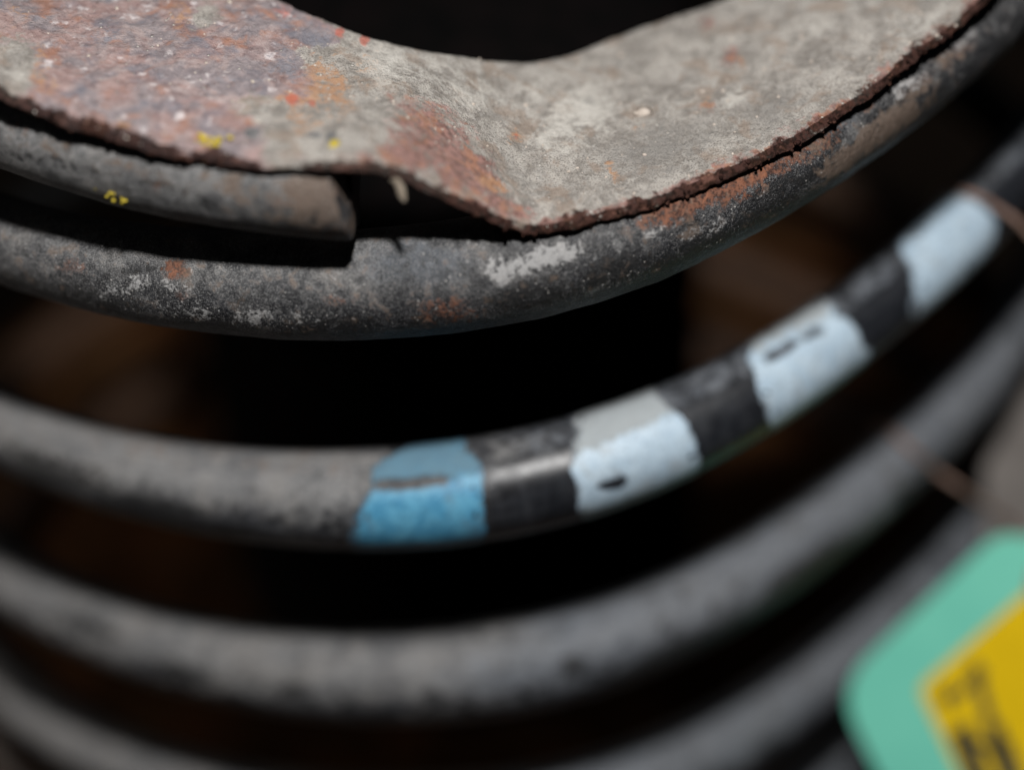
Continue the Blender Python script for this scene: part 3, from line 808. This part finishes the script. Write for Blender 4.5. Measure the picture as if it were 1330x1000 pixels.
pan = lathe('lower_seat', [(.5, -153), (60, -153), (100, -152.5), (114, -151), (119, -149), (120, -150), (114, -154), (60, -156), (.5, -156)], (PR[11], 0), M_PAN)
pan['label'] = 'brown rusty dish under the lowest turn of the spring'; pan['category'] = 'spring seat'

# dusty grey bracket beside the spring on the right
cn = [at_depth(1296, 392, 361), at_depth(1284, 560, 362), at_depth(1280, 800, 364)]
right = RT * 60 - FW * 6
ny, nx = 40, 24
V = []
for a in np.linspace(0, 1, ny):
    P = cn[0] * (1 - a) + cn[2] * a + (cn[1] - (cn[0] + cn[2]) / 2) * (4 * a * (1 - a))
    for b in np.linspace(0, 1, nx):
        ang = b * math.pi
        V.append(P + right * (1 - math.cos(ang)) / 2 * 1.0 + FW * (1.5 - 1.5 * math.sin(ang)))
    for b in np.linspace(0, 1, nx):
        V.append(P + right * (1 - b) + FW * (2.2 + .8 * math.sin(b * math.pi)))
V = np.array(V); V += (fbm(V, 12, 3, 3) * .5)[:, None]
br = mesh_obj('steel_bracket', V, grid_faces(ny, nx * 2, True), M_BRACKET)
br['label'] = 'blurred dusty grey steel bracket behind the spring at the right edge'; br['category'] = 'bracket'

g = mesh_obj('ground', np.array([(-3000, -3000, -420), (3000, -3000, -420), (3000, 3000, -420), (-3000, 3000, -420)]), np.array([(0, 1, 2, 3)]), M_GROUND, None, None, False)
g['kind'] = 'structure'

# ------------------------------------------------------------------ the tag and its wire
TD = 351.0
A0 = at_depth(1086, 893, TD + 2)
B0 = at_depth(1296, 692, TD - 3)
D0 = at_depth(1150, 1022, TD - 4)
e1 = B0 - A0; L1 = np.linalg.norm(e1); e1 /= L1
e2 = D0 - A0; e2 -= 0 * e1; L2 = np.linalg.norm(e2); e2 /= L2
nt = np.cross(e1, e2); nt /= np.linalg.norm(nt)
if nt @ FW > 0: nt = -nt
def tagp(u, v, h=0.0):
    return A0 + e1 * u + e2 * v + nt * h
def rounded(poly, rad, n=8):
    out = []
    m = len(poly)
    for i in range(m):
        p, a, b = (np.array(poly[j % m], float) for j in (i, i - 1, i + 1))
        da = (a - p) / np.linalg.norm(a - p); db = (b - p) / np.linalg.norm(b - p)
        r = rad[i] if isinstance(rad, (list, tuple)) else rad
        if r <= 0: out.append(p); continue
        for t in np.linspace(0, 1, n):
            out.append((p + da * r) * (1 - t) ** 2 + p * 2 * t * (1 - t) + (p + db * r) * t * t)
    return out
def plate_from(name, outline, h0, h1, mat, parent):
    n = len(outline)
    V = [tagp(u, v, h0) for u, v in outline] + [tagp(u, v, h1) for u, v in outline]
    Fs = [tuple(range(n, 2 * n)), tuple(range(n - 1, -1, -1))]
    Fs += [(i, (i + 1) % n, n + (i + 1) % n, n + i) for i in range(n)]
    return mesh_obj(name, V, Fs, mat, parent, None, False)
tag = empty('hang_tag', A0, 'pale green card tag with a yellow sticker, tied to the spring at lower right', 'tag')
W = 40.0
plate_from('tag_card', rounded([(0, 0), (L1, 0), (L1 + 9, 9), (L1 + 9, W - 9), (L1, W), (0, W)], [6.5, 3, 3, 3, 3, 4]), -.2, .2, M_TAG, tag)
# eyelet
ph = np.linspace(0, 2 * math.pi, 29)[:-1]
V, Fs = [], []
for r_, h_ in ((1.4, .25), (2.0, .55), (3.0, .5), (3.4, .22)):
    V += [tagp(L1 + 3.2 + r_ * math.cos(a), 10.5 + r_ * math.sin(a), h_) for a in ph]
Fs = [(k * 28 + i, k * 28 + (i + 1) % 28, (k + 1) * 28 + (i + 1) % 28, (k + 1) * 28 + i) for k in range(3) for i in range(28)]
mesh_obj('eyelet', V, Fs, simple('brown_fibre', (.30, .14, .10), (.36, .18, .13), 3, .8, .1, .2), tag)
# sticker placed by its own corner
def to_uv(x, y):
    r = ray(x, y)
    t = ((A0 - CAM) @ nt) / (r @ nt)
    Q = CAM + r * t - A0
    G2 = np.array([[e1 @ e1, e1 @ e2], [e1 @ e2, e2 @ e2]])
    return np.linalg.solve(G2, np.array([Q @ e1, Q @ e2]))
s0 = to_uv(1193, 893); s1 = to_uv(1342, 762); s2 = to_uv(1258, 1030)
d1 = (s1 - s0); d2 = (s2 - s0)
st = plate_from('sticker', rounded([s0, s0 + d1 * 1.05, s0 + d1 * 1.05 + d2 * 1.4, s0 + d2 * 1.4], 1.6), .21, .34, M_STICKER, tag)
def stroke(pts, wid):
    q = [to_uv(*p) for p in pts]
    V, Fs = [], []
    for k, p in enumerate(q):
        d = q[min(k + 1, len(q) - 1)] - q[max(k - 1, 0)]; d /= np.linalg.norm(d)
        nn = np.array([-d[1], d[0]]) * wid / 2
        for sg in (1, -1):
            V.append(tagp(*(p + nn * sg), .36)); 
    for k in range(len(q) - 1):
        Fs.append((2 * k, 2 * k + 1, 2 * k + 3, 2 * k + 2))
    return V, Fs
SV, SF = [], []
for pts, wid in (([(1226, 912), (1244, 895)], 1.3), ([(1262, 884), (1276, 866)], 1.6), ([(1236, 910), (1252, 898), (1266, 878)], .5), ([(1268, 876), (1280, 915), (1292, 958), (1300, 990)], 1.0),
                 ([(1246, 944), (1258, 975), (1275, 1020)], 2.1), ([(1300, 968), (1312, 1000), (1318, 1020)], 2.1), ([(1296, 940), (1306, 975)], .9), ([(1252, 960), (1282, 968), (1300, 985)], .6)):
    V, Fs = stroke(pts, wid * 1.55)
    SF += [tuple(np.array(f) + len(SV)) for f in Fs]; SV += V
pr_ = mesh_obj('printed_lettering', SV, SF, M_PRINT, None, None, False)
pr_.parent = st; pr_.matrix_parent_inverse = st.matrix_world.inverted()

def hug(x, y, lo, hi, lift=.6):
    P = wire_point(x, y, lo, hi)
    return P + (CAM - P) / np.linalg.norm(CAM - P) * lift
p_a = hug(1240, 246, 1.7, 2.2); p_b = hug(1268, 255, 1.7, 2.2, .9); p_c = hug(1296, 272, 1.7, 2.2, .8)
dc = (p_c - CAM) @ FW
q_a = hug(1152, 556, 2.7, 3.2); q_b = hug(1180, 584, 2.7, 3.2, .9); q_c = hug(1215, 612, 2.7, 3.2, .8)
dq = (q_c - CAM) @ FW
back1 = at_depth(1228, 238, (p_a - CAM) @ FW + 8); 
hole = tagp(L1 + 3.2, 10.5, .5)
pts = [at_depth(1200, 330, (p_a - CAM) @ FW + 22), at_depth(1215, 245, (p_a - CAM) @ FW + 12), p_a, p_b, p_c, at_depth(1330, 297, dc - 1), at_depth(1380, 370, dc + 2), at_depth(1400, 520, dc + 5), at_depth(1372, 650, TD + 2),
       hole + nt * 1.0, hole - nt * 1.5, at_depth(1325, 690, TD + 1), at_depth(1288, 662, (dq + TD) / 2), at_depth(1250, 635, dq), q_c, q_b, q_a, at_depth(1140, 556, dq + 14), at_depth(1170, 600, dq + 24)]
V, Fs = sweep(pts, .45, 10, 16)
tw = mesh_obj('tie_wire', V, Fs, M_TIE)
tw['label'] = 'thin rusty tie wire looped over the spring and through the green tag'; tw['category'] = 'wire'
